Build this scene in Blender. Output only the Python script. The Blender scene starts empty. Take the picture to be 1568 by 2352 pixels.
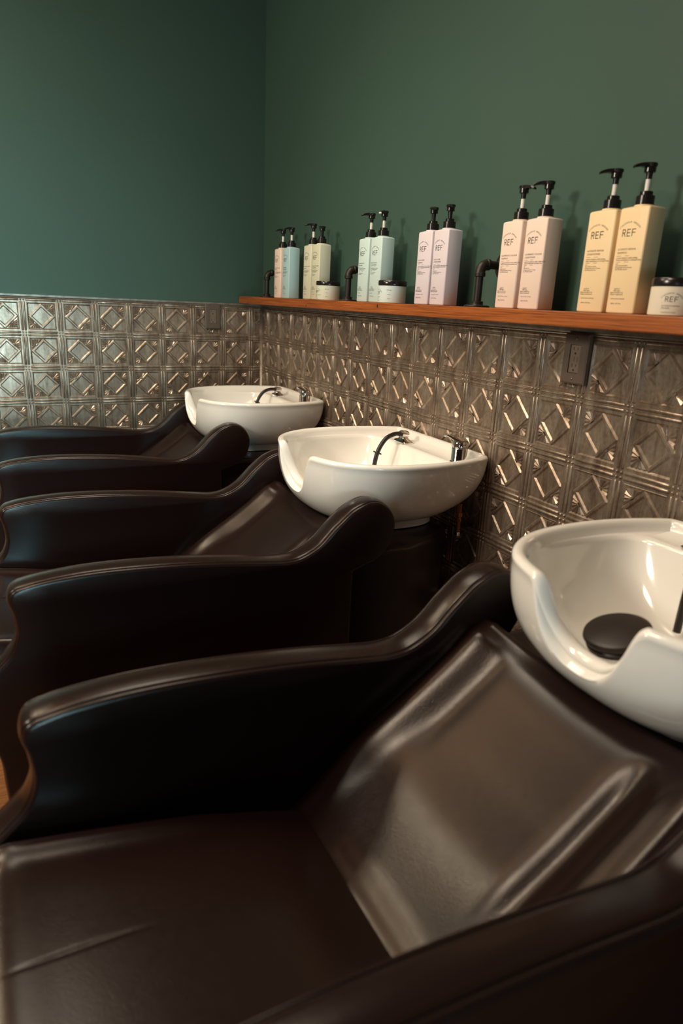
import bpy, bmesh, math, random
from mathutils import Vector, Matrix
random.seed(7)
SC = bpy.context.scene
COL = SC.collection
ZO = 1.07            # everything was measured from the first tile seam; the floor lies 1.07 m below it
S = 0.1524           # one pressed-tin square

# ------------------------------------------------------------------ helpers
class MB:
    def __init__(s): s.v = []; s.f = []; s.sm = []
    def vert(s, p): s.v.append(tuple(p)); return len(s.v) - 1
    def face(s, idx, smooth=False): s.f.append(tuple(idx)); s.sm.append(smooth)
    def quad(s, a, b, c, d, smooth=False):
        i = [s.vert(p) for p in (a, b, c, d)]; s.face(i, smooth)
    def tri(s, a, b, c, smooth=False):
        i = [s.vert(p) for p in (a, b, c)]; s.face(i, smooth)
    def rings(s, rings, closed=True, cap0=False, cap1=False, smooth=True):
        ids = [[s.vert(p) for p in r] for r in rings]
        n = len(ids[0])
        for a, b in zip(ids[:-1], ids[1:]):
            for i in range(n if closed else n - 1):
                j = (i + 1) % n
                s.face((a[i], a[j], b[j], b[i]), smooth)
        if cap0: s.face(ids[0][::-1], False)
        if cap1: s.face(ids[-1], False)
        return ids
    def box(s, lo, hi):
        x0, y0, z0 = lo; x1, y1, z1 = hi
        p = [(x0,y0,z0),(x1,y0,z0),(x1,y1,z0),(x0,y1,z0),(x0,y0,z1),(x1,y0,z1),(x1,y1,z1),(x0,y1,z1)]
        i = [s.vert(q) for q in p]
        for f in ((3,2,1,0),(4,5,6,7),(0,1,5,4),(1,2,6,5),(2,3,7,6),(3,0,4,7)): s.face([i[k] for k in f])
    def lathe(s, prof, center, axis=(0,0,1), n=24, cap=True, smooth=True):
        a = Vector(axis).normalized(); t = a.orthogonal().normalized(); b = a.cross(t); c = Vector(center)
        R = []
        for r, h in prof:
            R.append([c + a*h + (t*math.cos(2*math.pi*k/n) + b*math.sin(2*math.pi*k/n))*r for k in range(n)])
        s.rings(R, True, cap, cap, smooth)
    def tube(s, pts, r, n=12, closed=False, cap=True):
        pts = [Vector(p) for p in pts]; m = len(pts)
        rr = r if isinstance(r, (list, tuple)) else [r]*m
        prev = None; R = []
        for i, p in enumerate(pts):
            if closed: d = pts[(i+1) % m] - pts[i-1]
            else: d = pts[min(i+1, m-1)] - pts[max(i-1, 0)]
            d.normalize()
            if prev is None: t = d.orthogonal().normalized()
            else:
                t = prev - d*prev.dot(d)
                t = t.normalized() if t.length > 1e-6 else d.orthogonal().normalized()
            prev = t; b = d.cross(t)
            R.append([p + (t*math.cos(2*math.pi*k/n) + b*math.sin(2*math.pi*k/n))*rr[i] for k in range(n)])
        if closed: R.append(R[0])
        s.rings(R, True, cap and not closed, cap and not closed)

def new_obj(name, me, parent=None):
    o = bpy.data.objects.new(name, me); COL.objects.link(o)
    if parent is not None: o.parent = parent
    return o

def build(name, mb, mat, parent=None, off=(0,0,0), bevel=0, fix=True, subsurf=0, weld=True, autosmooth=None):
    me = bpy.data.meshes.new(name)
    me.from_pydata([(p[0]-off[0], p[1]-off[1], p[2]-off[2]) for p in mb.v], [], mb.f)
    for p, sm in zip(me.polygons, mb.sm): p.use_smooth = sm
    bm = bmesh.new(); bm.from_mesh(me)
    if weld: bmesh.ops.remove_doubles(bm, verts=bm.verts, dist=1e-5)
    if fix: bmesh.ops.recalc_face_normals(bm, faces=bm.faces)
    if autosmooth:
        for f in bm.faces: f.smooth = True
        for e in bm.edges:
            if len(e.link_faces) == 2 and e.calc_face_angle(0) > math.radians(autosmooth): e.smooth = False
    bm.to_mesh(me); bm.free()
    me.materials.append(mat)
    o = new_obj(name, me, parent)
    if bevel:
        md = o.modifiers.new('bevel', 'BEVEL'); md.width = bevel; md.segments = 3; md.limit_method = 'ANGLE'; md.angle_limit = math.radians(40)
        md.harden_normals = False
        for p in me.polygons: p.use_smooth = True
        me.set_sharp_from_angle(angle=math.radians(60)) if hasattr(me, 'set_sharp_from_angle') else None
    if subsurf:
        md = o.modifiers.new('sub', 'SUBSURF'); md.levels = subsurf; md.render_levels = subsurf
    return o

def tag(o, label, cat, group=None):
    o['label'] = label; o['category'] = cat
    if group: o['group'] = group
    return o
def thing(name, loc, label, cat, group=None):
    o = bpy.data.objects.new(name, None); COL.objects.link(o); o.location = loc
    o.empty_display_size = 0.05
    return tag(o, label, cat, group)
def structure(o): o['kind'] = 'structure'; return o
def copy_tree(o, parent=None):
    c = o.copy(); COL.objects.link(c)
    if parent is not None: c.parent = parent
    for ch in list(o.children): copy_tree(ch, c)
    return c

def catmull(P, n=8, closed=False):
    P = [Vector(p) for p in P]; m = len(P); out = []
    segs = m if closed else m - 1
    for i in range(segs):
        p1 = P[i]; p2 = P[(i+1) % m]
        p0 = P[i-1] if (closed or i > 0) else p1*2 - p2
        p3 = P[(i+2) % m] if (closed or i+2 < m) else p2*2 - p1
        # centripetal
        def tj(ti, a, b): return ti + max((b-a).length, 1e-6)**0.5
        t0 = 0; t1 = tj(t0, p0, p1); t2 = tj(t1, p1, p2); t3 = tj(t2, p2, p3)
        for k in range(n):
            t = t1 + (t2-t1)*k/n
            A1 = p0*((t1-t)/(t1-t0)) + p1*((t-t0)/(t1-t0))
            A2 = p1*((t2-t)/(t2-t1)) + p2*((t-t1)/(t2-t1))
            A3 = p2*((t3-t)/(t3-t2)) + p3*((t-t2)/(t3-t2))
            B1 = A1*((t2-t)/(t2-t0)) + A2*((t-t0)/(t2-t0))
            B2 = A2*((t3-t)/(t3-t1)) + A3*((t-t1)/(t3-t1))
            out.append(B1*((t2-t)/(t2-t1)) + B2*((t-t1)/(t2-t1)))
    if not closed: out.append(P[-1])
    return out

def interp(xs, ys, x):
    if x <= xs[0]: return ys[0]
    for i in range(len(xs)-1):
        if x <= xs[i+1]:
            t = (x-xs[i])/(xs[i+1]-xs[i]); return ys[i]+(ys[i+1]-ys[i])*t
    return ys[-1]
def smooth(a, b, x):
    t = min(1, max(0, (x-a)/(b-a))); return t*t*(3-2*t)

# ------------------------------------------------------------------ materials
def mat(name, base=(.5,.5,.5), rough=.5, metal=0., spec=.5, coat=0., coat_rough=.05, sheen=0.):
    m = bpy.data.materials.new(name); m.use_nodes = True
    b = m.node_tree.nodes['Principled BSDF']
    b.inputs['Base Color'].default_value = (*base, 1); b.inputs['Roughness'].default_value = rough
    b.inputs['Metallic'].default_value = metal; b.inputs['Specular IOR Level'].default_value = spec
    b.inputs['Coat Weight'].default_value = coat; b.inputs['Coat Roughness'].default_value = coat_rough
    return m
def N(m, t, **k):
    n = m.node_tree.nodes.new(t)
    for a, v in k.items(): setattr(n, a, v)
    return n
def L(m, a, b): m.node_tree.links.new(a, b)
def P(m): return m.node_tree.nodes['Principled BSDF']
def coords(m, scale=(1,1,1), kind='Object'):
    tc = N(m, 'ShaderNodeTexCoord'); mp = N(m, 'ShaderNodeMapping'); mp.inputs['Scale'].default_value = scale
    L(m, tc.outputs[kind], mp.inputs['Vector']); return mp.outputs['Vector']
def noise(m, vec, scale, detail=4, rough=.55, dist=0.):
    n = N(m, 'ShaderNodeTexNoise'); n.inputs['Scale'].default_value = scale; n.inputs['Detail'].default_value = detail
    n.inputs['Roughness'].default_value = rough; n.inputs['Distortion'].default_value = dist
    L(m, vec, n.inputs['Vector']); return n.outputs['Fac']
def ramp(m, fac, stops):
    r = N(m, 'ShaderNodeValToRGB'); cr = r.color_ramp
    while len(cr.elements) > 1: cr.elements.remove(cr.elements[-1])
    cr.elements[0].position = stops[0][0]; cr.elements[0].color = (*stops[0][1], 1)
    for p, c in stops[1:]:
        e = cr.elements.new(p); e.color = (*c, 1)
    L(m, fac, r.inputs['Fac']); return r.outputs['Color']
def bump(m, h, strength=.2, dist=.002):
    b = N(m, 'ShaderNodeBump'); b.inputs['Strength'].default_value = strength; b.inputs['Distance'].default_value = dist
    L(m, h, b.inputs['Height']); L(m, b.outputs['Normal'], P(m).inputs['Normal']); return b
def grey(v): return (v, v, v)

PAINT = mat('green_wall_paint', (.05,.12,.095), .55, spec=.3)
v = coords(PAINT); nz = noise(PAINT, v, 260, 2); bump(PAINT, nz, .12, .001)
L(PAINT, ramp(PAINT, noise(PAINT, v, 1.2, 3), [(.3,(.043,.090,.071)),(.7,(.048,.098,.078))]), P(PAINT).inputs['Base Color'])

def tin_mat():
    m = mat('pressed_tin', (.3,.26,.21), .30, .62)
    v = coords(m, (1,1,.22)); f = noise(m, v, 34, 9, .72, .5)
    c1 = ramp(m, f, [(.30,(.14,.098,.070)),(.44,(.27,.205,.155)),(.56,(.38,.31,.245)),(.70,(.52,.45,.375))])
    v2 = coords(m); f2 = noise(m, v2, 90, 6, .7)
    mix = N(m, 'ShaderNodeMix', data_type='RGBA', blend_type='MULTIPLY'); mix.inputs['Factor'].default_value = .55
    L(m, c1, mix.inputs['A']); L(m, ramp(m, f2, [(.3,(.5,.46,.43)),(.55,(1,1,1))]), mix.inputs['B'])
    L(m, mix.outputs['Result'], P(m).inputs['Base Color'])
    L(m, ramp(m, f, [(.3,grey(.36)),(.7,grey(.25))]), P(m).inputs['Roughness'])
    bump(m, f2, .08, .0008)
    return m
TIN = tin_mat()
TINTRIM = mat('tin_edge_trim', (.30,.26,.215), .42, .7)
v = coords(TINTRIM); L(TINTRIM, ramp(TINTRIM, noise(TINTRIM, v, 30, 6, .7), [(.3,(.16,.135,.11)),(.7,(.36,.32,.28))]), P(TINTRIM).inputs['Base Color'])

def leather():
    m = mat('black_vinyl', (.0125,.0055,.0046), .30, spec=.30)
    v = coords(m); a = noise(m, v, 300, 3, .6); b = noise(m, v, 36, 5, .6)
    add = N(m, 'ShaderNodeMath', operation='MULTIPLY_ADD'); L(m, b, add.inputs[0]); add.inputs[1].default_value = .0; L(m, a, add.inputs[2])
    bump(m, add.outputs[0], .22, .0010)
    L(m, ramp(m, noise(m, v, 60, 4, .65), [(.2,grey(.22)),(.8,grey(.28))]), P(m).inputs['Roughness'])
    return m
VINYL = leather()
PIPING = mat('black_piping', (.012,.009,.008), .32)
CERAMIC = mat('white_ceramic', (.85,.84,.80), .12, spec=.5, coat=.6, coat_rough=.03)
CHROME = mat('chrome', (.78,.76,.73), .07, 1.0)
RUBBER = mat('black_rubber', (.015,.012,.011), .4)
PLASTIC = mat('black_plastic', (.012,.009,.009), .22)
WHITEPL = mat('white_plastic', (.80,.78,.72), .4)
IRON = mat('black_iron', (.022,.016,.014), .42, .35)
v = coords(IRON); bump(IRON, noise(IRON, v, 300, 3), .15, .0006)
BRASS = mat('brass_fitting', (.42,.17,.07), .35, .9)
OUTLET = mat('bronze_plate', (.115,.084,.066), .5, .2)
OUTLETIN = mat('bronze_receptacle', (.17,.13,.10), .5, .1)
SLOT = mat('dark_slot', (.006,.005,.005), .7)
STEEL = mat('screw_metal', (.25,.22,.19), .35, .9)
INK = mat('black_ink', (.012,.012,.012), .5)
PAD = mat('pad_rubber', (.02,.014,.012), .42)

def wood(name, stops, axis_scale, scale=1.0, rough=.42):
    m = mat(name, (.3,.1,.02), rough)
    v = coords(m, axis_scale); f = noise(m, v, 14*scale, 8, .62, .6)
    g = noise(m, v, 60*scale, 4, .6, .2)
    mx = N(m, 'ShaderNodeMath', operation='MULTIPLY_ADD'); L(m, g, mx.inputs[0]); mx.inputs[1].default_value = .45
    sub = N(m, 'ShaderNodeMath', operation='ADD'); L(m, f, sub.inputs[0]); sub.inputs[1].default_value = -.22; L(m, sub.outputs[0], mx.inputs[2])
    L(m, ramp(m, mx.outputs[0], stops), P(m).inputs['Base Color']); bump(m, g, .15, .001)
    return m
SHELFW = wood('stained_fir', [(.3,(.11,.024,.005)),(.5,(.30,.078,.013)),(.72,(.44,.135,.025))], (22,.30,22))
FLOORW = wood('orange_plank_floor', [(.3,(.13,.045,.012)),(.55,(.24,.09,.025)),(.75,(.32,.13,.04))], (.6,8,8))
CEIL = mat('ceiling_paint', (.10,.085,.07), .8)
BACKW = mat('back_wall_paint', (.12,.085,.06), .7)
KNOT = mat('wood_knot', (.03,.008,.004), .5)

def bottle_mat(name, c):
    m = mat(name, c, .42, spec=.4); P(m).inputs['Subsurface Weight'].default_value = .04
    P(m).inputs['Subsurface Radius'].default_value = (.012,.009,.006); P(m).inputs['Subsurface Scale'].default_value = .4
    return m

# ------------------------------------------------------------------ setting
RX, RY, RZ = 3.2, 6.2, 2.75
def wallbox(name, lo, hi, m):
    b = MB(); b.box(lo, hi); return structure(build(name, b, m))
wallbox('floor', (-.12,-.12,-.1), (RX+.12,RY+.12,0), FLOORW)
wallbox('ceiling', (-.12,-.12,RZ), (RX+.12,RY+.12,RZ+.1), CEIL)
wallbox('wall_right', (-.12,-.12,0), (0,RY+.12,RZ), PAINT)
wallbox('wall_left', (0,-.12,0), (RX+.12,0,RZ), PAINT)
wallbox('wall_back', (0,RY,0), (RX,RY+.12,RZ), BACKW)
# opposite wall with two window openings
WZ0, WZ1 = .62, 1.85
WIN = ((4.2,5.3),)
b = MB(); y = 0
for y0, y1 in WIN:
    b.box((RX,y,0),(RX+.12,y0,RZ)); b.box((RX,y0,0),(RX+.12,y1,WZ0)); b.box((RX,y0,WZ1),(RX+.12,y1,RZ)); y = y1
b.box((RX,y,0),(RX+.12,RY+.12,RZ)); structure(build('wall_front', b, BACKW))
for k, (y0, y1) in enumerate(WIN):
    b = MB()
    for y in (y0, y1-.05): b.box((RX+.02,y,WZ0),(RX+.07,y+.05,WZ1))
    for z in (WZ0, WZ1-.05): b.box((RX+.02,y0,z),(RX+.07,y1,z+.05))
    structure(build('window_%d' % (k+1), b, WHITEPL))

# pressed tin wainscot: one relief mesh per wall
def tin_tile(mb, put, i, j, flip):
    H = S/2
    def q(*pp, sm=False):
        ids = [mb.vert(put(u, w, h)) for u, w, h in pp]; mb.face(ids, sm)
    land = .0030; a = H; c = H-.0175; d = H-.0232
    sq = lambda r, h: [(-r,-r,h),(r,-r,h),(r,r,h),(-r,r,h)]
    def ring(r0, h0, r1, h1):
        A, B = sq(r0,h0), sq(r1,h1)
        for k in range(4): q(A[k], A[(k+1)%4], B[(k+1)%4], B[k])
    ring(a, land, c, land); ring(c, land, c-.0012, land+.0010); ring(c-.0012, land+.0010, d, 0)
    q(*sq(d, 0))
    # beads
    bc = H-.0063; br = .0050; e0 = H-.0132
    def bead(fn):
        st = [(-e0,.0),(-e0+.0016,.75),(-e0+.004,1),(e0-.004,1),(e0-.0016,.75),(e0,.0)]
        n = 6; R = []
        for t, s in st:
            R.append([mb.vert(put(*fn(t, math.cos(math.pi*k/n)*br*(.35+.65*s), land-.0004+math.sin(math.pi*k/n)*br*.95*s))) for k in range(n+1)])
        for A, B in zip(R[:-1], R[1:]):
            for k in range(n): mb.face((A[k],A[k+1],B[k+1],B[k]), True)
    bead(lambda t,o,h: (t, bc+o, h)); bead(lambda t,o,h: (t, -bc+o, h))
    bead(lambda t,o,h: (bc+o, t, h)); bead(lambda t,o,h: (-bc+o, t, h))
    # four corner balls
    for su in (-1,1):
        for sv in (-1,1):
            R = []
            for k in range(4):
                ph = math.pi/2*k/3.2
                R.append([mb.vert(put(su*bc+math.cos(2*math.pi*g/8)*.0044*math.cos(ph), sv*bc+math.sin(2*math.pi*g/8)*.0044*math.cos(ph), land-.0004+.0048*math.sin(ph))) for g in range(8)])
            for A, B in zip(R[:-1], R[1:]):
                for k in range(8): mb.face((A[k],A[(k+1)%8],B[(k+1)%8],B[k]), True)
            mb.face(R[-1], True)
    # diamond ridge
    dm = lambda r, h: [(r,0,h),(0,r,h),(-r,0,h),(0,-r,h)]
    prof = [(.0580,0),(.0520,.0038),(.0440,.0038),(.0380,0)]
    for (r0,h0),(r1,h1) in zip(prof[:-1], prof[1:]):
        A, B = dm(r0,h0), dm(r1,h1)
        for k in range(4): q(A[k], A[(k+1)%4], B[(k+1)%4], B[k])
    # shell fans in two opposite corners
    for s in (1,-1):
        cx, cy = (s*.0285, s*.0285) if not flip else (-s*.0285, s*.0285)
        dx, dy = (1 if cx > 0 else -1), (1 if cy > 0 else -1)
        base = math.atan2(dy, dx); n = 7; lim = d-.0005
        def reach(an):
            ux, uy = math.cos(an), math.sin(an); t = 1
            if ux*dx > 1e-6: t = min(t, (lim-abs(cx))/(ux*dx))
            if uy*dy > 1e-6: t = min(t, (lim-abs(cy))/(uy*dy))
            return min(t, .033)
        w = math.radians(176)/n
        for k in range(n):
            a0 = base - math.radians(88) + k*w; am = a0+w/2; a1 = a0+w
            pt = lambda an, r, h: (cx+math.cos(an)*r, cy+math.sin(an)*r, h)
            r0 = .0055
            i0 = pt(a0,r0,.001); i1 = pt(a1,r0,.001); im = pt(am,r0,.0026)
            o0 = pt(a0,reach(a0)*.94,.0006); o1 = pt(a1,reach(a1)*.94,.0006); om = pt(am,reach(am)*.90,.0046); oe = pt(am,reach(am),.0004)
            q(i0,o0,om,im); q(im,om,o1,i1); q(o0,oe,om); q(om,oe,o1)
        R = [[(cx+math.cos(base+math.radians(-95+190*g/8))*r, cy+math.sin(base+math.radians(-95+190*g/8))*r, h) for g in range(9)] for r, h in ((.0062,.0005),(.0050,.0046),(.0,.0050))]
        for A, B in zip(R[:-1], R[1:]):
            for k in range(8): q(A[k],A[k+1],B[k+1],B[k])

def clip(o, co, no):
    bm = bmesh.new(); bm.from_mesh(o.data)
    bmesh.ops.bisect_plane(bm, geom=bm.verts[:]+bm.edges[:]+bm.faces[:], plane_co=co, plane_no=no, clear_outer=True)
    bm.to_mesh(o.data); bm.free()

ZS = ZO-.006
ROWS = range(0, 8)
YS, XS = 2.371, 1.132
mb = MB()
for row in ROWS:
    zc = ZS + S/2 - row*S
    if zc - S/2 < -.02: continue
    for k in range(-16, 8):
        yc = YS + S*k + S/2
        tin_tile(mb, (lambda u,w,h,yc=yc,zc=zc: (.001+h, yc+u, zc+w)), k, row, (k+row) % 2 == 0)
o = structure(build('trim_1', mb, TIN, weld=False)); clip(o, (0,.004,0), (0,-1,0)); clip(o, (0,0,.004), (0,0,-1)); clip(o, (0,0,ZO+.150), (0,0,1))
mb = MB()
for row in ROWS:
    zc = ZS + S/2 - row*S
    if zc - S/2 < -.02: continue
    for k in range(-1, 17):
        xc = XS + S*(7-k) - 7*S - S/2 + S*0
        # seam k=0 at XS; pictures run from the left (large x) to the corner
        xc = XS - S*(k-8) - S/2
        tin_tile(mb, (lambda u,w,h,xc=xc,zc=zc: (xc-u, .001+h, zc+w)), k, row, (k+row) % 2 == 1)
o = structure(build('trim_2', mb, TIN, weld=False)); clip(o, (.004,0,0), (-1,0,0)); clip(o, (0,0,.004), (0,0,-1)); clip(o, (0,0,ZO+.150), (0,0,1))
# cap strips and corner strip
def strip(name, path_fn, prof):
    pass
cp = [(0,.1445),(.007,.1448),(.0085,.1475),(.0065,.150),(.0075,.152),(.0115,.155),(.0115,.1625),(0,.1635)]
b = MB(); b.rings([[(h+.0005, y, ZO+z) for h, z in cp] for y in (.004, 3.59)], True, True, True, False); structure(build('trim_3', b, TINTRIM))
b = MB(); b.rings([[(x, h+.0005, ZO+z) for h, z in cp] for x in (.004, 2.5)], True, True, True, False); structure(build('trim_4', b, TINTRIM))
b = MB(); n = 10
b.rings([[(.001,.001,z)]+[(.001+.017*math.cos(math.pi/2*k/n), .001+.017*math.sin(math.pi/2*k/n), z) for k in range(n+1)] for z in (.004, ZO+.160)], True, True, True, True)
structure(build('trim_5', b, TINTRIM))

# ------------------------------------------------------------------ shelf and its pipe brackets
SZ = ZO+.199
sh = thing('wall_shelf', (.071, 1.6, ZO+.165), 'long orange-stained wooden plank shelf running along the green wall', 'shelf')
b = MB(); b.box((.0005,.034,ZO+.1655),(.141,3.55,SZ)); o = build('board', b, SHELFW, sh, sh.location, bevel=.003)
for y, z, r in ((.86,ZO+.174,.0035),(.17,ZO+.171,.003),(1.43,ZO+.188,.005)):
    b = MB(); b.lathe([(r*.2,.0),(r,.0003),(r*.5,.0006)], (.141,y,z), (1,0,0), 10); build('knot', b, KNOT, sh, sh.location)

def bracket(y, label):
    t = thing('pipe_bracket', (.083,y,SZ), label, 'shelf bracket', 'iron pipe brackets holding the shelf')
    O = t.location; x = .083; zt = .099
    b = MB(); b.lathe([(.0,0),(.034,0),(.035,.002),(.034,.0045),(.018,.006),(.0165,.008),(.0165,.015),(.0150,.016),(.0,.016)], (x,y,SZ), n=28); 
    f = build('floor_flange', b, IRON, t, O, autosmooth=35)
    for k in range(4):
        a = math.pi/4+k*math.pi/2
        c = MB(); c.lathe([(.0035,0),(.0035,.0012),(.002,.002)], (x+.026*math.cos(a),y+.026*math.sin(a),SZ+.0042), n=10); build('screw', c, IRON, f)
        f.children[-1].matrix_parent_inverse = Matrix.Translation(-Vector(O)) if False else Matrix.Identity(4)
        for vtx in f.children[-1].data.vertices: vtx.co -= Vector(O)
    b = MB(); b.lathe([(.0107,.012),(.0107,zt-.012)], (x,y,SZ), n=24); build('upright_pipe', b, IRON, t, O, autosmooth=40)
    b = MB(); b.lathe([(.0125,zt-.020),(.0150,zt-.019),(.0152,zt-.010),(.0135,zt-.008)], (x,y,SZ), n=24)
    R = .022; arc = [(x-R+R*math.cos(a), y, SZ+zt-.010+R*math.sin(a)) for a in [math.pi/2*k/10 for k in range(11)]]
    b.tube(arc, .0136, 20)
    b.lathe([(.0135,-.001),(.0152,.001),(.0150,.009),(.0125,.010)], (x-R+.004,y,SZ+zt-.010+R), (-1,0,0), 24)
    build('elbow', b, IRON, t, O, autosmooth=40)
    zz = SZ+zt-.010+R
    b = MB(); b.lathe([(.0107,0),(.0107,x-R-.012)], (x-R-.001,y,zz), (-1,0,0), 24); build('wall_pipe', b, IRON, t, O, autosmooth=40)
    b = MB(); b.lathe([(.0,0.0005),(.0,.0005),(.036,.0005),(.037,.003),(.0355,.0055),(.019,.0075),(.0165,.010),(.0165,.018),(.0,.018)], (0,y,zz), (1,0,0), 28); build('wall_flange', b, IRON, t, O, autosmooth=35)
    return t
bracket(1.875, 'black iron pipe bracket between the lilac bottles and the near pink pair')
bracket(1.104, 'black iron pipe bracket between the sage green jar and the aqua bottles')
bracket(.272, 'black iron pipe bracket at the shelf end nearest the room corner')

# ------------------------------------------------------------------ lettering
_dg = bpy.context.evaluated_depsgraph_get
def text_mesh(body, size, align='LEFT', shear=0., bold=0., spacing=1.0):
    cu = bpy.data.curves.new('t', 'FONT'); cu.body = body; cu.size = size; cu.align_x = align; cu.shear = shear; cu.offset = bold
    cu.space_character = spacing; cu.resolution_u = 2
    ob = bpy.data.objects.new('t', cu); COL.objects.link(ob); bpy.context.view_layer.update()
    ev = ob.evaluated_get(_dg()); me = ev.to_mesh()
    V = [(v.co.x, v.co.y) for v in me.vertices]; F = [tuple(p.vertices) for p in me.polygons]
    ev.to_mesh_clear(); bpy.data.objects.remove(ob); bpy.data.curves.remove(cu)
    return V, F
_cache = {}
def text(*a, **k):
    key = (a, tuple(sorted(k.items())))
    if key not in _cache: _cache[key] = text_mesh(*a, **k)
    return _cache[key]
def strokes(lines, w):
    V = []; F = []
    for pts in lines:
        for (x0,y0),(x1,y1) in zip(pts[:-1], pts[1:]):
            d = math.hypot(x1-x0, y1-y0); nx, ny = -(y1-y0)/d*w/2, (x1-x0)/d*w/2; ex, ey = (x1-x0)/d*w/2, (y1-y0)/d*w/2
            i = len(V); V += [(x0+nx-ex,y0+ny-ey),(x0-nx-ex,y0-ny-ey),(x1-nx+ex,y1-ny+ey),(x1+nx+ex,y1+ny+ey)]; F.append((i,i+1,i+2,i+3))
    return V, F
def ref_word(h):
    w = h*.60; g = h*.36
    bowl = [(w*.55+w*.40*math.sin(a), h*.75+h*.25*math.cos(a)) for a in [math.pi*k/8 for k in range(9)]]
    R = [[(0,0),(0,h),(w*.55,h)]+bowl[1:]+[(0,h*.5)], [(w*.5,h*.5),(w*.98,0)]]
    E = [[(w+g+w*.92,0),(w+g,0),(w+g,h),(w+g+w*.92,h)], [(w+g,h*.51),(w+g+w*.85,h*.51)]]
    x = 2*(w+g); Fq = [[(x,0),(x,h),(x+w*.98,h)], [(x,h*.51),(x+w*.88,h*.51)]]
    V, F = strokes(R+E+Fq, h*.125); tw = x+w
    return [(a-tw/2, c) for a, c in V], F
def label_marks(title, kind, small, vol, H, jar=False):
    """list of (verts, faces) in (u, v) with u=0 the middle and v=0 the base"""
    out = []
    def add(VF, u, v):
        V, F = VF; out.append(([(x+u, y+v) for x, y in V], F))
    # arched words
    def arch(u0, v0, rad, size, span):
        word = 'STOCKHOLM SWEDEN'; n = len(word)
        for i, ch in enumerate(word):
            if ch == ' ': continue
            a = (i-(n-1)/2)/(n-1)*span
            V, F = text(ch, size, align='CENTER'); ca, sa = math.cos(a), math.sin(a)
            out.append(([(u0+rad*sa+x*ca+y*sa, v0+rad*ca-x*sa+y*ca) for x, y in V], F))
    if not jar:
        arch(-.004, H*.845-.030, .0325, .0046, 1.62)
        add(ref_word(.0128), -.004, H*.735)
        x0 = -.0265
        add(text(title, .0052, spacing=1.12), x0, H*.605); add(text(kind, .0052, spacing=1.08), x0, H*.572)
        for v in (H*.550, H*.492):
            add(([(x0,v),(x0+.012,v),(x0+.012,v+.0005),(x0,v+.0005)],[(0,1,2,3)]), 0, 0)
            add(([(x0+.022,v),(x0+.033,v),(x0+.033,v+.0005),(x0+.022,v+.0005)],[(0,1,2,3)]), 0, 0)
        add(text(small[0], .0043, shear=.25), x0, H*.525); add(text(small[1], .0043, shear=.25), x0, H*.506)
        for k, s in enumerate(small[2:6]): add(text(s, .0036), x0, H*(.472-.018*k))
        add(text('-', .004, align='CENTER'), -.014, H*.252)
        for k, s in enumerate(('ALWAYS:','100% Vegan','Sulfate & Paraben Free','Climate Compensated')):
            add(text(s, .0038, align='CENTER'), -.012, H*(.232-.018*k))
        add(text(small[6], .0030, spacing=1.1), x0+.001, H*.137)
        add(text(vol, .0038), x0+.003, H*.090)
    else:
        arch(0, H*.70-.0215, .024, .0036, 1.7)
        add(ref_word(.0088), 0, H*.48)
        x0 = -.0165
        add(text(title, .0036, spacing=1.15), x0, H*.31); add(text(kind, .0036, spacing=1.1), x0, H*.235)
        for v in (H*.43, H*.185):
            add(([(x0,v),(x0+.033,v),(x0+.033,v+.0004),(x0,v+.0004)],[(0,1,2,3)]), 0, 0)
        add(text('moisturizing hair masque', .0027), x0, H*.10)
    return out

REPAIR = ('protect moisture while adding','extra nourishment to damaged hair','with','Super Moisture Butter','Strengthening Quinoa Protein','Zero Phthalate System','PROFESSIONAL REPAIRER')
COLOUR = ('protects & enhances colour while adding','shine to coloured & untreated hair','with','Super Fruit Oil','Strengthening Quinoa Protein','Zero Phthalate System','LONG LASTING  COLOUR')

# ------------------------------------------------------------------ bottles
BW, BD, BH = .073, .050, .206
def bottle_section(scale=1.0, inset=0.):
    """rounded oblong with slightly bowed faces, in (x=depth, y=width)"""
    a, c = BD/2-inset, BW/2-inset; r = .0045; bow = .0022
    pts = []
    m = 7
    def side(p, q, nrm, k=9):
        for i in range(k):
            t = i/k; s = 4*t*(1-t)
            pts.append((p[0]+(q[0]-p[0])*t+nrm[0]*bow*s, p[1]+(q[1]-p[1])*t+nrm[1]*bow*s))
    def corner(cx, cy, a0):
        for i in range(m):
            an = a0+math.pi/2*i/m; pts.append((cx+r*math.cos(an), cy+r*math.sin(an)))
    corner(a-r, c-r, 0); side((a-r, c), (-a+r, c), (0,1))
    corner(-a+r, c-r, math.pi/2); side((-a, c-r), (-a, -c+r), (-1,0))
    corner(-a+r, -c+r, math.pi); side((-a+r, -c), (a-r, -c), (0,-1))
    corner(a-r, -c+r, 1.5*math.pi); side((a, -c+r), (a, c-r), (1,0))
    return [(x*scale, y*scale) for x, y in pts]
def front_x(y):
    t = (y+BW/2-.0045)/(BW-.009); t = min(1, max(0, t)); return BD/2 + .0022*4*t*(1-t)

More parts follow.
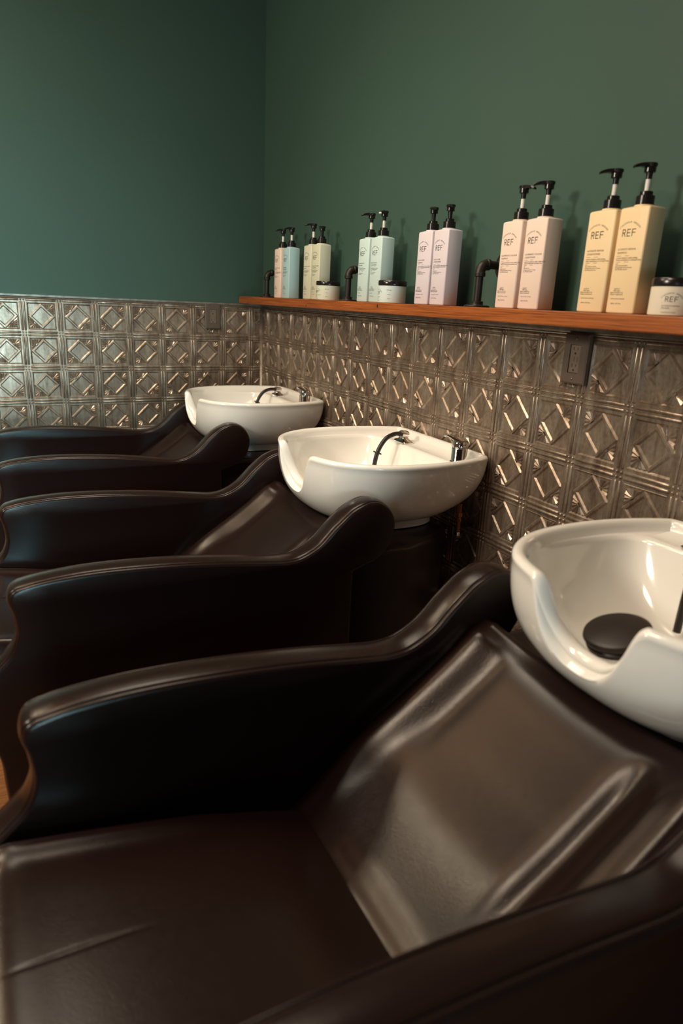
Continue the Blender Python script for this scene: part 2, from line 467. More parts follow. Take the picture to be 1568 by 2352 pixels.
def make_bottle(loc, rot, body_mat, title, kind, small, label, cat_group, pump='up', spout=0.0):
    t = thing('pump_bottle', loc, label, 'bottle', cat_group); t.rotation_euler = (0,0,rot)
    b = MB()
    prof = [(.0035,0),(.001,.0012),(0,.0035),(0,BH-.0035),(.0006,BH-.0015),(.0022,BH)]
    R = [[(x,y,z) for x, y in bottle_section(1, ins)] for ins, z in prof]
    for s, dz in ((.85,.0016),(.60,.0030),(.42,.0036)):
        R.append([(x*s*.95,y*s*.95,BH+dz) for x, y in bottle_section(1,.002)])
    b.rings(R, True, True, True, True)
    b.lathe([(.0195,BH+.0015),(.0195,BH+.0045),(.0185,BH+.0052),(.010,BH+.0056)], (0,0,0), n=32)
    body = build('bottle_body', b, body_mat, t, autosmooth=50)
    groups = {'brand_lettering': MB(), 'product_lettering': MB(), 'fine_print': MB()}
    for V, F in label_marks(title, kind, small, '600 ml / 20.2 fl.oz.', BH):
        if not V: continue
        w0 = V[0][1]/BH; mk = groups['brand_lettering' if w0 > .68 else 'product_lettering' if w0 > .30 else 'fine_print']
        ids = [mk.vert((front_x(u)+.00025, u, w)) for u, w in V]
        for f in F: mk.face([ids[i] for i in f])
    for nm, mk in groups.items(): build(nm, mk, INK, body, fix=False, weld=False)
    # pump
    z = BH+.0054; n = 36
    def ribbed(r, z0, z1):
        R = []
        for zz, rr in ((z0,r),(z1-.001,r),(z1,r-.001)):
            R.append([( (rr-(.0005 if k % 2 else 0))*math.cos(2*math.pi*k/n), (rr-(.0005 if k % 2 else 0))*math.sin(2*math.pi*k/n), zz) for k in range(n)])
        return R
    b = MB(); b.rings(ribbed(.0178, z, z+.0175), True, True, True, False)
    b.lathe([(.0128,z+.0172),(.0128,z+.0245),(.0118,z+.0255),(.004,z+.0258)], (0,0,0), n=24)
    p = build('pump_collar', b, PLASTIC, t, autosmooth=40)
    z += .0258
    if pump == 'up':
        b = MB(); b.lathe([(.0050,z-.001),(.0050,z+.0235)], (0,0,0), n=18); build('pump_stem', b, WHITEPL, t, autosmooth=40)
        z += .0225; sl = .0125
    else:
        sl = .0205
    b = MB(); b.lathe([(.0052,z-.0005),(.0060,z),(.0062,z+sl*.5),(.0066,z+sl)], (0,0,0), n=18)
    z += sl
    b.lathe([(.0105,z-.0005),(.0112,z),(.0112,z+.0095),(.0128,z+.0110),(.0132,z+.0150),(.0120,z+.0165),(.004,z+.0172)], (0,0,0), n=28)
    ca, sa = math.cos(spout), math.sin(spout)
    R = []
    for d, wd, top, bot in ((-.004,.0105,.0168,.0085),(.010,.0085,.0170,.0085),(.018,.0068,.0162,.0090),(.026,.0058,.0145,.0080),(.033,.0052,.0120,.0062),(.0365,.0046,.0098,.0048)):
        sec = [(-wd,bot),(wd,bot),(wd,top-.002),(wd*.7,top),(-wd*.7,top),(-wd,top-.002)]
        R.append([(d*ca-y*sa, d*sa+y*ca, z+zz) for y, zz in sec])
    b.rings(R, True, True, True, True)
    h = build('pump_head', b, PLASTIC, t, autosmooth=40)
    return t

PINK = bottle_mat('pink_bottle_plastic', (.84,.68,.59))
YELL = bottle_mat('yellow_bottle_plastic', (.89,.69,.42))
LILA = bottle_mat('lilac_bottle_plastic', (.70,.64,.70))
AQUA = bottle_mat('aqua_bottle_plastic', (.55,.71,.70))
SKY = bottle_mat('sky_bottle_plastic', (.42,.64,.68))
SAGE = bottle_mat('sage_bottle_plastic', (.62,.64,.50))
BX = .080
G = 'pump bottles on the shelf'
SM_H = ('deeply hydrates and softens','dry and dehydrated hair','with','Super Moisture Butter','Quinoa Protein','','MOISTURIZER')
specs = [
 (2.383, 0, YELL,'ULTIMATE REPAIR','SHAMPOO',REPAIR,'yellow pump bottle beside the cream jar at the right edge','up',-.25),
 (2.299,.02,YELL,'ULTIMATE REPAIR','CONDITIONER',REPAIR,'left bottle of the pair of yellow pump bottles','up',-.45),
 (2.100,0,PINK,'ILLUMINATE COLOUR','CONDITIONER',COLOUR,'right bottle of the near pink pair, pump pointing left','up',-.55),
 (2.013,0,PINK,'ILLUMINATE COLOUR','SHAMPOO',COLOUR,'left bottle of the near pink pair, beside the nearest pipe bracket, pump pointing right','up',1.6),
 (1.709,0,LILA,'COOL SILVER','CONDITIONER',COLOUR,'right bottle of the pair of lilac bottles with pumps pressed down','down',.75),
 (1.626,.01,LILA,'COOL SILVER','SHAMPOO',COLOUR,'left bottle of the pair of lilac bottles with pumps pressed down','down',.80),
 (1.336,0,AQUA,'DEEP HYDRATE','CONDITIONER',SM_H,'right bottle of the pale aqua pair, with a jar beside it','up',.62),
 (1.250,0,AQUA,'DEEP HYDRATE','SHAMPOO',SM_H,'left bottle of the pale aqua pair, beside the middle pipe bracket','up',-.15),
 (.857,0,SAGE,'WEIGHTLESS VOLUME','CONDITIONER',SM_H,'right sage green bottle with its pump pressed down, next to the sage jar','down',.9),
 (.777,0,SAGE,'WEIGHTLESS VOLUME','SHAMPOO',SM_H,'left sage green bottle with a white pump stem showing','up',-.1),
 (.553,0,SKY,'DEEP HYDRATE','CONDITIONER',SM_H,'sky blue pump bottle standing against a pink one near the corner','up',.15),
 (.455,0,PINK,'ILLUMINATE COLOUR','SHAMPOO',COLOUR,'pink pump bottle nearest the room corner, beside a sky blue one','up',-.05),
]
for y, r, m, ti, ki, sm, lab, pu, sp in specs:
    make_bottle((BX, y, SZ+.0003), r, m, ti, ki, sm, lab, G, pu, sp)

def make_jar(loc, m, label, title, face):
    t = thing('cream_jar', loc, label, 'jar', 'cream jars on the shelf')
    r, h = .0455, .054
    b = MB(); b.lathe([(0,0),(r-.002,0),(r-.0004,.0012),(r,.003),(r,h-.001),(r-.002,h),(.03,h)], (0,0,0), n=64)
    body = build('jar_body', b, m, t, autosmooth=40)
    b = MB(); b.lathe([(.03,h),(r+.0012,h+.0004),(r+.0016,h+.002),(r+.0016,h+.0135),(r,h+.0155),(r-.004,h+.0162),(0,h+.0162)], (0,0,0), n=64)
    build('lid', b, PLASTIC, t, autosmooth=40)
    mk = MB()
    def wrap(V, F, a0):
        ids = []
        for u, w in V:
            a = a0 + u/r; ids.append(mk.vert(((r+.0003)*math.cos(a), (r+.0003)*math.sin(a), w)))
        for f in F: mk.face([ids[i] for i in f])
    for V, F in label_marks(title, 'MASQUE', None, '', h, jar=True): wrap(V, F, face)
    for k in range(3):
        V, F = text(('100% Vegan','Climate','250 ml')[k], .0034, align='CENTER'); wrap([(x,y+h*(.72-.25*k)) for x, y in V], F, face+1.05)
    build('printed_lettering', mk, INK, body, fix=False, weld=False)
    return t
CREAM = bottle_mat('cream_jar_plastic', (.80,.72,.58)); PALEAQUA = bottle_mat('pale_aqua_jar_plastic', (.62,.75,.75)); PALESAGE = bottle_mat('pale_sage_jar_plastic', (.62,.66,.55))
make_jar((.085,2.497,SZ+.0003), CREAM, 'cream jar with black lid cut off by the right edge of the photo', 'ULTIMATE REPAIR', .55)
make_jar((.085,1.424,SZ+.0003), PALEAQUA, 'pale aqua jar with black lid beside the aqua bottles', 'DEEP HYDRATE', -.25)
make_jar((.087,.944,SZ+.0003), PALESAGE, 'pale sage jar with black lid beside the sage green bottles', 'WEIGHTLESS VOLUME', -.05)

# ------------------------------------------------------------------ outlets
def outlet(name, label, to_world, w=.078, h=.120):
    """to_world(u, v, n): u right, v up, n out of the wall"""
    loc = Vector(to_world(0,0,0))
    t = thing(name, loc, label, 'power outlet', 'bronze power outlets on the tin wall')
    def bd(nm, mb, m, par, **k): return build(nm, mb, m, par, loc, **k)
    b = MB(); iw, ih = .0172, .034
    o0, o1 = (w/2, h/2), (w/2-.004, h/2-.004)
    def R(a, c, n): return [to_world(-a,-c,n), to_world(a,-c,n), to_world(a,c,n), to_world(-a,c,n)]
    b.rings([R(o0[0],o0[1],.0), R(o0[0],o0[1],.0105), R(o1[0],o1[1],.0135), R(iw,ih,.0135), R(iw,ih,.008)], True, False, False, False)
    pl = bd('cover_plate', b, OUTLET, t)
    b = MB(); b.rings([R(iw-.0006,ih-.0006,.004), R(iw-.0006,ih-.0006,.0105), R(iw-.0014,ih-.0014,.0112)], True, False, True, False)
    rc = bd('receptacle', b, OUTLETIN, t)
    for sv in (.0205,-.0195):
        for u, ww, hh in ((-.0065,.0022,.008),(.0060,.0018,.0065)):
            b = MB(); c = [to_world(u+a*ww/2, sv+.004+d*hh/2, n) for n in (.0105,.0114) for a, d in ((-1,-1),(1,-1),(1,1),(-1,1))]
            b.rings([c[:4], c[4:]], True, True, True, False); bd('slot', b, SLOT, rc)
        b = MB(); b.rings([[to_world(.0028*math.cos(a)-.0003, sv-.0075+.0030*max(-.7,math.sin(a)), n) for a in [2*math.pi*k/14 for k in range(14)]] for n in (.0105,.0114)], True, True, True, False)
        bd('ground_hole', b, SLOT, rc)
    for u in (-.0045,.0045):
        b = MB(); c = [to_world(u+a*.0038, d*.0055, n) for n in (.0108,.0124) for a, d in ((-1,-1),(1,-1),(1,1),(-1,1))]
        b.rings([c[:4], c[4:]], True, True, True, False); bd('test_button', b, OUTLETIN, rc)
    for sv in (h/2-.012, -h/2+.012):
        b = MB(); b.rings([[to_world(r*math.cos(a), sv+r*math.sin(a), n) for a in [2*math.pi*k/14 for k in range(14)]] for r, n in ((.0032,.0130),(.0030,.0144),(.0012,.0149))], True, True, True, True); bd('screw', b, STEEL, pl)
    return t
outlet('power_outlet', 'dark bronze power outlet set in the tin wall under the shelf', lambda u,v,n: (.006+n, 2.195+u, ZO+.089+v))
outlet('power_outlet', 'dark bronze power outlet on the tin wall left of the room corner', lambda u,v,n: (.270-u, .006+n, ZO+.096+v))

# ------------------------------------------------------------------ shampoo chairs
AI, AO = .264, .337
arm_front = [(1.335,.03),(1.344,ZO-.88),(1.351,ZO-.787),(1.385,ZO-.70),(1.395,ZO-.65),(1.375,ZO-.605),(1.335,ZO-.570),(1.307,ZO-.540),(1.293,ZO-.500),(1.296,ZO-.455),(1.303,ZO-.425),(1.296,ZO-.404),(1.265,ZO-.392),(1.187,ZO-.383),(1.097,ZO-.381),(.953,ZO-.388),(.849,ZO-.398),(.739,ZO-.412),(.685,ZO-.417),(.646,ZO-.411),(.599,ZO-.385),(.551,ZO-.338),(.505,ZO-.302),(.453,ZO-.286),(.412,ZO-.300),(.387,ZO-.338),(.386,ZO-.375),(.402,ZO-.415),(.435,ZO-.445),(.470,ZO-.458),(.502,ZO-.470)]
ARM = [ (p.x, p.y) for p in catmull([(x,z,0) for x,z in arm_front], 7) ] + [(.502,ZO-.60),(.502,ZO-.80),(.502,.03)]
def offset_poly(P2, d):
    n = len(P2); out = []
    for i in range(n):
        a, c, e = Vector(P2[i-1]), Vector(P2[i]), Vector(P2[(i+1) % n])
        t1 = (c-a).normalized(); t2 = (e-c).normalized()
        n1 = Vector((-t1.y, t1.x)); n2 = Vector((-t2.y, t2.x)); nn = (n1+n2)
        nn = nn.normalized() if nn.length > 1e-6 else n1
        k = d/max(.5, nn.dot(n1)); q = c+nn*k; out.append((q.x, q.y))
    return out
def arm_mesh(side):
    b = MB(); r = .011; R = []
    lo, hi = (AI, AO) if side > 0 else (-AO, -AI)
    w = hi-lo
    # outer face pushed in a little, seam groove then a domed top strip
    prof = [(0,.0085),(.0010,.0050),(.0030,.0022),(.0060,.0010),(.0085,.0016),(.0098,.0042),(.0112,.0008),(.0135,-.0006)]
    k = 10
    dome = [(.0135+(w-.027)*i/k, -.0024*math.sin(math.pi*i/k)-.0006) for i in range(1,k)]
    full = prof + dome + [(w-y, ins) for y, ins in prof[::-1]]
    for y, ins in full:
        R.append([(x, lo+y, z) for x, z in offset_poly(ARM, ins)])
    b.rings(R, True, True, True, True)
    return b
def arm_piping(side, inner):
    b = MB(); lo, hi = (AI, AO) if side > 0 else (-AO, -AI)
    y = (lo+.0098) if inner else (hi-.0098)
    pts = [(x, y, z) for x, z in offset_poly(ARM, .0030)][:-4]
    b.tube(pts, .0011, 6); return b
def stitch(side, y):
    b = MB(); P2 = offset_poly(ARM, -.0001)[40:-30]; acc = 0
    for (x0,z0),(x1,z1) in zip(P2[:-1], P2[1:]):
        L_ = math.hypot(x1-x0, z1-z0); n = max(1, int(L_/.0055))
        for k in range(n):
            t0, t1 = (k+.15)/n, (k+.75)/n
            b.tube([(x0+(x1-x0)*t0, y, z0+(z1-z0)*t0), (x0+(x1-x0)*t1, y, z0+(z1-z0)*t1)], .0006, 4)
    return b

seatx = [.880,.960,1.16,1.286,1.344,1.372,1.392,1.398,1.396]
seatz = [-.668,-.645,-.606,-.585,-.578,-.586,-.606,-.64,-.76]
def seat_mesh():
    b = MB(); nu, nv = 60, 220; pts = catmull([(x,z,0) for x,z in zip(seatx,seatz)], 7)
    R = []
    for p in pts:
        row = []
        for j in range(nv+1):
            v = -1+2*j/nv; y = v*(AI-.001); e = abs(v)
            drop = .036*smooth(.84,1.0,e)**1.2; crown = .008*(1-v*v)+.011*math.exp(-((e-.84)/.085)**2)*smooth(.95,1.10,p.x)
            x = p.x - .010*v*v*smooth(1.30,1.39,p.x)
            # a fold in the vinyl running across the front of the seat
            d = abs((p.x-1.265) - (y-.0)*.0 + (y+.0)*.0)
            fx = (x-1.343)/(1.185-1.343); fy = -.018+(-.021)*fx
            g = 0
            if -.05 < fx < 1.05: g = .0024*math.exp(-((y-fy)/.0026)**2)*math.sin(math.pi*min(1,max(0,(fx+.05)/1.1)))
            row.append((x, y, ZO+p.y+crown*smooth(.88,1.0,x)-drop-g+.010))
        R.append(row)
    R.append([(x, y, ZO-.76) for x, y, z in R[-1]])
    ids = b.rings(R, False)
    # skirt underneath
    lowR = [(p[0], p[1], ZO-.78) for p in R[0]]
    b.rings([R[0], lowR], False)
    for side in (0,-1):
        b.rings([[r[side] for r in R], [(r[side][0], r[side][1], ZO-.79) for r in R]], False)
    return b
bx = [.905,.880,.839,.747,.657,.575,.524,.492]
bz = [-.720,-.668,-.630,-.548,-.487,-.428,-.385,-.366]
def back_mesh():
    b = MB(); nv = 72
    pts = catmull([(x,z,0) for x,z in zip(bx,bz)], 9)
    m = len(pts); R = []
    def dent(y, s):   # pulled wrinkles beside the bolsters
        e = abs(y)
        r = .011*math.exp(-((e-.226)/.031)**2)*smooth(.20,.42,s)*(1-smooth(.84,.98,s))
        if y > 0: r += (.008*math.exp(-((y-.196)/.016)**2) - .012*math.exp(-((y-.150)/.022)**2))*smooth(.25,.45,s)*(1-smooth(.68,.90,s))
        else: r -= .004*math.exp(-((e-.165)/.022)**2)*smooth(.45,.6,s)*(1-smooth(.75,.92,s))
        return r
    for i, p in enumerate(pts):
        s = i/(m-1)
        a = pts[max(i-1,0)]; c = pts[min(i+1,m-1)]; t = (c-a).normalized(); nrm = Vector((-t.y, t.x))
        if nrm.y < 0: nrm = -nrm
        row = []
        for j in range(nv+1):
            v = -1+2*j/nv; y = v*(AI-.001); e = abs(v)
            h = -.031*(1-v*v)*smooth(.08,.55,s) + dent(y, s) - .014*smooth(.88,1,e)**1.2*smooth(.03,.2,s)
            h += .006*math.sin(math.pi*min(1,s/.20))*(s < .25)*(1-v*v)
            h -= .012*(1-v*v)**.8*smooth(.72,1,s)
            row.append((p.x+nrm.x*h, y, ZO+p.y+nrm.y*h))
        R.append(row)
    # roll over the top and down behind
    last = R[-1]
    for dx, dz in ((-.012,-.002),(-.022,-.010),(-.028,-.024),(-.030,-.06),(-.022,-.16)):
        R.append([(x+dx, y, z+dz) for x, y, z in last])
    b.rings(R, False)
    for side in (0,-1):
        ctr = [(p[0], p[1], p[2]-.10) for p in [r[side] for r in R]]
        b.rings([[r[side] for r in R], ctr], False)
    return b
def pedestal_mesh():
    b = MB()
    half = [(.512,.303),(.330,.303),(.300,.296),(.140,.215),(.118,.196),(.110,.170)]
    plan = half + [(x,-y) for x, y in half[::-1]]
    R = []
    for ins, z in ((0,.012),(0,ZO-.452),(.003,ZO-.443),(.009,ZO-.4375),(.03,ZO-.4365)):
        cx = .3; R.append([(cx+(x-cx)*(1-ins/.2), y*(1-ins/.3), z) for x, y in plan])
    b.rings(R, True, True, True, False)
    return b

def make_chair(yc, label):
    t = thing('shampoo_chair', (.85,yc,0), label, 'salon chair', 'black backwash chairs in a row')
    O = (.85,0,0)
    for s in (1,-1):
        a = build('armrest', arm_mesh(s), VINYL, t, O, autosmooth=50)
        for inner in (True, False): build('piping', arm_piping(s, inner), PIPING, a, O)
        lo, hi = (AI, AO) if s > 0 else (-AO, -AI)
        for y in (lo+.0155, hi-.0155): build('stitching', stitch(s, y), PIPING, a, O, weld=False)
    build('seat', seat_mesh(), VINYL, t, O, autosmooth=60)
    build('backrest', back_mesh(), VINYL, t, O, autosmooth=60)
    p = build('pedestal', pedestal_mesh(), VINYL, t, O, bevel=.008)
    for y in (-.304,.304):
        sb = MB(); sb.tube([(.505,y*.995,.02),(.505,y*.995,ZO-.447)], .0035, 8); build('seam', sb, PIPING, p, O)
    b = MB(); b.box((.50,-AI+.002,.0),(1.325,AI-.002,ZO-.79)); build('base', b, VINYL, t, O)
    return t
CY = (2.780, 1.684, .562)
chair = make_chair(CY[0], 'nearest black vinyl backwash chair, with its seat in view')
for y, lab in ((CY[1],'middle black vinyl backwash chair, between the near and the far one'),(CY[2],'farthest black vinyl backwash chair, beside the left wall')):
    c = copy_tree(chair); c.location.y = y; c['label'] = lab

# ------------------------------------------------------------------ basins
def outline(pts, n, cx=.27):
    """closed outline sampled at n equal angles about (cx,0)"""
    half = pts; full = half + [(x,-y) for x, y in half[::-1] if abs(y) > 1e-6]
    C = catmull([(x,y,0) for x, y in full], 14, closed=True)
    ang = sorted([(math.atan2(p.y, p.x-cx) % (2*math.pi), math.hypot(p.x-cx, p.y)) for p in C])
    A = [a for a, r in ang]; Rr = [r for a, r in ang]
    A = [A[-1]-2*math.pi]+A+[A[0]+2*math.pi]; Rr = [Rr[-1]]+Rr+[Rr[0]]
    out = []
    for k in range(n):
        th = 2*math.pi*k/n; r = interp(A, Rr, th); out.append((cx+r*math.cos(th), r*math.sin(th)))
    return out
NB = 240; BCX = .27
rim_o = outline([(.544,0),(.541,.06),(.530,.115),(.498,.196),(.440,.252),(.360,.286),(.240,.297),(.130,.284),(.045,.257),(.022,.244),(.014,.220),(.012,.10),(.012,0)], NB)
def shrink(o, d):
    n = len(o); out = []
    for i in range(n):
        a, c = Vector(o[i-1]), Vector(o[(i+1) % n]); t = (c-a).normalized(); nn = Vector((-t.y, t.x))
        p = Vector(o[i])+nn*d; out.append((p.x, p.y))
    return out
ZR = ZO-.212
def notch(y, x):
    if x < .40: return 0.
    e = abs(y)/.098
    return .112*max(0, 1-e**2.6)**.75 if e < 1 else 0.
def soft_notch(i, o):
    # average over neighbours so that the tips are rounded
    s = 0; w = 0
    for k in range(-3,4):
        x, y = o[(i+k) % NB]; g = math.exp(-(k/1.6)**2); s += notch(y, x)*g; w += g
    return s/w
def bowl_mesh():
    b = MB(); R = []
    def sup(v): return math.copysign(abs(v)**.72, v)
    foot = [(.250+.158*sup(math.cos(2*math.pi*k/NB)), .168*sup(math.sin(2*math.pi*k/NB))) for k in range(NB)]
    ndep = [soft_notch(i, rim_o) for i in range(NB)]
    zn = [ZR-d for d in ndep]; nt = [min(1, d/.09) for d in ndep]
    zb = ZO-.4355; zf = ZO-.413
    def body(i, z):
        """outline of the shell at height z"""
        (fx, fy), (rx, ry) = foot[i], rim_o[i]
        tau = min(1, max(0, (ZR-z)/(ZR-zf))); th = 2*math.pi*i/NB
        fr = max(0, math.cos(th))**1.0; bk = max(0, -math.cos(th)); sd = 1-fr-bk if fr+bk < 1 else 0
        a = (fr*3.0+bk*2.6+sd*2.2)/(fr+bk+sd); bb = (fr*1.95+bk*1.12+sd*1.55)/(fr+bk+sd)
        g = max(0, 1-tau**a)**(1/bb)
        return fx+(rx-fx)*g, fy+(ry-fy)*g
    R.append([(.262+(x-.262)*.97, y*.97, zb) for x, y in foot]); R.append([(x, y, zb+.002) for x, y in foot])
    R.append([(.262+(x-.262)*.985, y*.985, zf-.004) for x, y in foot])
    R.append([(.262+(x-.262)*.99, y*.99, zf) for x, y in foot])
    M_ = 22
    for k in range(1, M_+1):
        t = (k/M_)**1.6; row = []
        for i in range(NB):
            top = zn[i]-.016-.010*nt[i]; z = zf+(top-zf)*t; x, y = body(i, z); row.append((x, y, z))
        R.append(row)
    # rounded lip; at the neck opening it is set back on the shell behind a groove
    edge = [body(i, zn[i]-.010) for i in range(NB)]
    LIP = ((-.0005,-.0145,.004,-.017),(-.0008,-.0130,.013,-.010),(-.001,-.0115,.020,-.0075),(-.001,-.0095,.0215,-.0085),(-.0005,-.0070,.0190,-.0070),(.001,-.0045,.0185,-.0025),(.0035,-.0020,.0210,.0030),(.007,-.0005,.0270,.0068),(.011,0,.0340,.0080),(.015,-.0004,.0410,.0068),(.019,-.0020,.0480,.0025),(.0225,-.0055,.0540,-.0045),(.0255,-.0120,.0580,-.0140))
    for q, dz, qn, dn in LIP:
        o = shrink(edge, q); row = []
        for i in range(NB):
            x, y = o[i]; n = nt[i]; xn = edge[i][0]-qn
            row.append((x+(xn-x)*n, y, zn[i]+dz+(dn-dz)*n))
        R.append(row)
    inner = []
    io = shrink(edge, .029)
    for i in range(NB): inner.append((io[i][0]+(edge[i][0]-.061-io[i][0])*nt[i], io[i][1]))
    R.append([(inner[i][0], inner[i][1], zn[i]-.0225-.004*nt[i]) for i in range(NB)])
    deck_x = .110; base = []; row2 = []
    for i in range(NB):
        x, y = inner[i]
        xx = .5*(x+deck_x+math.sqrt((x-deck_x)**2+.0050))
        base.append((xx, y*.985, zn[i]-.0265-.006*nt[i])); row2.append((x+(xx-x)*.82, y*.990, zn[i]-.0248-.005*nt[i]))
    for it in range(110):   # ease the corners where the back deck meets the side walls
        nb = []
        for i in range(NB):
            w = .5*smooth(-.35, .25, -math.cos(2*math.pi*i/NB))
            (x0,y0,z0),(x1,y1,z1),(x2,y2,z2) = base[i-1], base[i], base[(i+1) % NB]
            nb.append((x1+(.5*(x0+x2)-x1)*w, y1+(.5*(y0+y2)-y1)*w, z1))
        base = nb
    R.append(row2); R.append(base)
    bot = [(.285+.085*math.cos(2*math.pi*k/NB), .085*math.sin(2*math.pi*k/NB)) for k in range(NB)]
    zb2 = ZO-.398
    for t in [k/22 for k in range(1,23)]:
        rr = []
        for i in range(NB):
            x0, y0, z0 = base[i]; x1, y1 = bot[i]; th = 2*math.pi*i/NB
            bk = max(0, -math.cos(th))
            g = (t**2.1*.75+t*.25)*(1-bk)+bk*(t**1.5*.7+t*.3)
            hz = (1-(1-t)**1.7)*(1-bk)+bk*(t**1.35*(2-t))/1.0
            hz = min(1, hz)
            rr.append((x0+(x1-x0)*g, y0+(y1-y0)*g, z0+(zb2-z0)*hz))
        R.append(rr)
    b.rings(R, True, True, False, True)
    c = [R[-1]]
    for q in (.5,.2): c.append([(.285+(x-.285)*q, y*q, zb2-.003*(1-q)) for x, y, z in R[-1]])
    b.rings(c, True, False, True, True)
    return b
def make_basin(yc, label, hose=None, gy=-.098):
    t = thing('wash_basin', (.27,yc,ZO-.4355), label, 'wash basin', 'white shampoo basins')
    O = (.27,0,ZO-.4355); DZ = ZR-.0252
    build('bowl', bowl_mesh(), CERAMIC, t, O, autosmooth=70)
    b = MB(); b.lathe([(.0,0),(.027,0),(.028,.002),(.024,.004),(.012,.003),(0,.0025)], (.275,0,ZO-.4005), n=28); build('drain', b, CHROME, t, O, autosmooth=40)
    # hose guide
    gx = .098
    g = MB()
    def pl(a, c, z): return [(gx+a*math.copysign(abs(math.cos(k))**.6, math.cos(k)), gy+c*math.copysign(abs(math.sin(k))**.6, math.sin(k)), z) for k in [2*math.pi*i/32 for i in range(32)]]
    g.rings([pl(.022,.040,DZ-.001), pl(.022,.040,DZ+.005), pl(.019,.036,DZ+.0085), pl(.014,.018,DZ+.013), pl(.012,.013,DZ+.019)], True, True, True, True)
    g.lathe([(.0125,-.014),(.0135,-.012),(.0135,.010),(.0125,.013),(.0095,.013)], (gx,gy,DZ+.027), (1,.15,.22), 24)
    gd = build('hose_guide', g, CHROME, t, O, autosmooth=40)
    hp = [(gx-.012,gy-.002,DZ+.024),(gx+.012,gy+.004,DZ+.030),(gx+.042,gy+.010,DZ+.031),(gx+.074,gy+.016,DZ+.021),(gx+.096,gy+.020,DZ-.001),(gx+.110,gy+.022,DZ-.028),(gx+.118,gy+.023,DZ-.064),(gx+.122,gy+.023,DZ-.104)]
    if hose: hp = hose(gx, gy, DZ)
    hc = catmull(hp, 8); b = MB(); b.tube(hc, .0072, 14); h = build('spray_hose', b, RUBBER, t, O)
    k = int(len(hc)*.69); a = (hc[k+1]-hc[k-1]).normalized()
    b = MB(); b.lathe([(.0075,-.002),(.0135,-.002),(.0145,0),(.0135,.002),(.0075,.003)], hc[k], a, 24); build('hose_collar', b, RUBBER, h, O, autosmooth=40)
    # mixer tap
    tx, ty = .090, .196
    b = MB(); b.lathe([(.0265,0),(.0265,.003),(.0240,.005),(.0232,.006),(.0232,.042),(.0220,.0435)], (tx,ty,DZ-.001), n=32); tp = build('mixer_tap', b, CHROME, t, O, autosmooth=40)
    b = MB(); b.lathe([(.0215,.0435),(.0235,.045),(.0235,.058),(.0205,.064),(.006,.066)], (tx,ty,DZ-.001), n=32)
    R = []
    for d, wd, zc, th in ((-.020,.016,.060,.007),(.006,.0190,.0645,.007),(.028,.0175,.0685,.006),(.046,.0150,.0700,.005),(.060,.0120,.0685,.0042),(.072,.0085,.0645,.003)):
        R.append([(tx+wd*math.cos(q), ty-d, DZ+zc+th*math.sin(q)) for q in [2*math.pi*i/18 for i in range(18)]])
    b.rings(R, True, True, True, True); build('tap_lever', b, CHROME, tp, O, autosmooth=40)
    return t
BY = (2.783, 1.677, .565)
make_basin(BY[0], 'nearest white ceramic basin, cut off by the right edge, with a black pad inside', gy=-.112,
    hose=lambda gx, gy, dz: [(gx-.012,gy-.002,dz+.024),(gx+.012,gy+.010,dz+.034),(gx+.034,gy+.024,dz+.040),(gx+.060,gy+.038,dz+.034),(gx+.080,gy+.046,dz+.012),(gx+.092,gy+.049,dz-.020),(gx+.098,gy+.050,dz-.065),(gx+.101,gy+.050,dz-.125)])
basin = make_basin(BY[1], 'middle white ceramic basin in full view with black hose and chrome tap')
c = copy_tree(basin); c.location.y = BY[2]; c['label'] = 'farthest white ceramic basin beside the room corner'

# round black pad lying in the nearest bowl
pd = MB()
pc = Vector((.385,2.742,ZO-.324)); ax = Vector((.30,-.10,1)).normalized(); pd.lathe([(0,-.016),(.046,-.016),(.053,-.013),(.054,-.006),(.051,-.003),(.054,.000),(.057,.006),(.055,.012),(.048,.015),(0,.016)], pc, ax, 48)
o = build('rubber_pad', pd, PAD, None, pc, autosmooth=40); o.location = pc
tag(o, 'round black two-layer pad lying inside the nearest white basin', 'pad')

# water valve on the wall under the middle basin
wv = thing('water_valve', (.045,1.862,ZO-.45), 'small copper and brass water valve hanging below the middle basin', 'valve')
O = wv.location; vx, vy = .055, 1.857
b = MB(); b.lathe([(.0085,-.372),(.0085,-.412)], (vx,vy,ZO), n=16); b.lathe([(.012,-.400),(.012,-.412),(.010,-.415)], (vx,vy,ZO), n=6); build('supply_pipe', b, BRASS, wv, O, autosmooth=30)
b = MB(); b.lathe([(.009,-.415),(.011,-.418),(.011,-.428),(.008,-.430),(.0085,-.452),(.010,-.453),(.010,-.462),(.0075,-.463),(.007,-.480)], (vx,vy,ZO), n=16)
build('valve_body', b, BRASS, wv, O, autosmooth=30)
b = MB(); b.tube([(vx,vy,ZO-.445),(.003,vy,ZO-.445)], .005, 12); build('wall_stub', b, IRON, wv, O, autosmooth=30)
b = MB(); b.lathe([(.0085,-.462),(.009,-.464),(.009,-.474),(.007,-.476)], (vx,vy,ZO), n=6); build('nut', b, CHROME, wv, O, autosmooth=30)

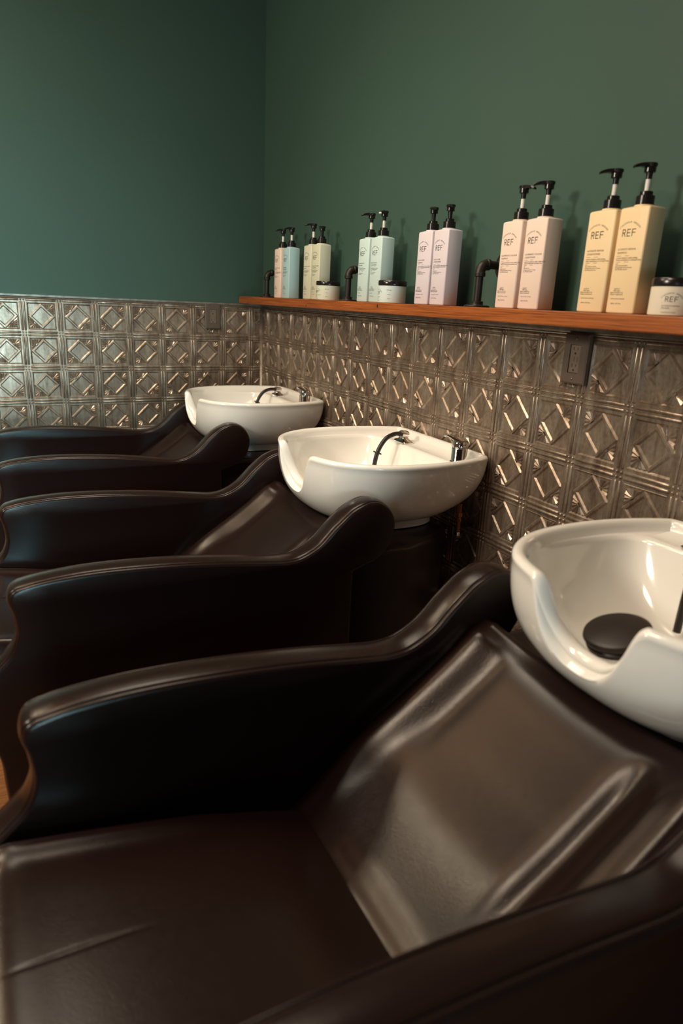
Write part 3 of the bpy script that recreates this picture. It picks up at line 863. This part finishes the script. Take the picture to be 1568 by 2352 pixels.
# ------------------------------------------------------------------ light
def area(name, loc, target, size, size_y, power, color, spread=math.pi):
    l = bpy.data.lights.new(name, 'AREA'); l.shape = 'RECTANGLE'; l.size = size; l.size_y = size_y; l.energy = power; l.color = color; l.spread = spread
    o = bpy.data.objects.new(name, l); COL.objects.link(o); o.location = loc
    d = (Vector(target)-Vector(loc)).normalized(); o.rotation_euler = d.to_track_quat('-Z','Y').to_euler(); return o
def disk(name, loc, target, size, power, color, spread=math.pi):
    o = area(name, loc, target, size, size, power, color, spread); o.data.shape = 'DISK'; return o
COOL = (.66,.88,1.0); WARM = (1.0,.74,.46)
area('window_daylight', (RX-.01,4.75,1.235), (0,2.4,1.2), 1.0, 1.15, 3, (.72,.92,1.0))
area('shopfront_daylight', (2.20,RY-.02,1.85), (2.25,0,.62), 1.3, .9, 18, (.40,.90,1.0), math.radians(36))
area('added_low_cool_light', (1.42,RY-.02,.62), (1.25,0,.95), 1.0, .9, 5, (.70,.95,1.0), math.radians(46))  # added low cool light, no door modelled; brightens the left tin
disk('wall_lamp_light', (RX-.08,1.9,2.15), (0,2.1,1.4), .50, 50, (1.0,.88,.71))
area('ceiling_panel_light', (2.32,.78,RZ-.03), (2.32,.78,0), .40, .40, 24, (1.0,.80,.54))
area('ceiling_panel_light', (1.85,2.42,RZ-.03), (1.85,2.42,0), .45, .45, 27, (1.0,.78,.57))
area('ceiling_panel_light', (.85,1.45,RZ-.03), (.85,1.45,0), .70, 1.2, 13, (1.0,.84,.64), math.radians(105))
disk('added_orange_streak_light', (1.75,1.45,RZ-.03), (1.75,1.45,0), .16, 4, (1.0,.52,.20))  # added orange light, gives the vinyl its warm reflected streaks
w = bpy.data.worlds.new('room_world'); SC.world = w; w.use_nodes = True
w.node_tree.nodes['Background'].inputs['Color'].default_value = (.55,.75,1.0,1); w.node_tree.nodes['Background'].inputs['Strength'].default_value = .3

# ------------------------------------------------------------------ camera
cam = bpy.data.cameras.new('camera'); co = bpy.data.objects.new('camera', cam); COL.objects.link(co)
r = Vector((-0.89057949,0.45240703,0.04686194)); u = Vector((-0.09410588,-0.28408705,0.95416908)); f = Vector((-0.44498567,-0.84535343,-0.29557626))
co.matrix_world = Matrix(((r.x,u.x,-f.x,8.50245253*S),(r.y,u.y,-f.y,22.5916571*S),(r.z,u.z,-f.z,1.28068951*S+ZO),(0,0,0,1)))
cam.sensor_fit = 'VERTICAL'; cam.sensor_height = 36; cam.sensor_width = 24; cam.lens = 1557.348/2352*36; cam.clip_start = .02
cam.dof.use_dof = True; cam.dof.focus_distance = 2.2; cam.dof.aperture_fstop = 2.8
SC.camera = co
SC.view_settings.view_transform = 'Standard'; SC.view_settings.look = 'None'; SC.view_settings.gamma = 1; SC.view_settings.use_curve_mapping = False
SC.view_settings.exposure = -0.12
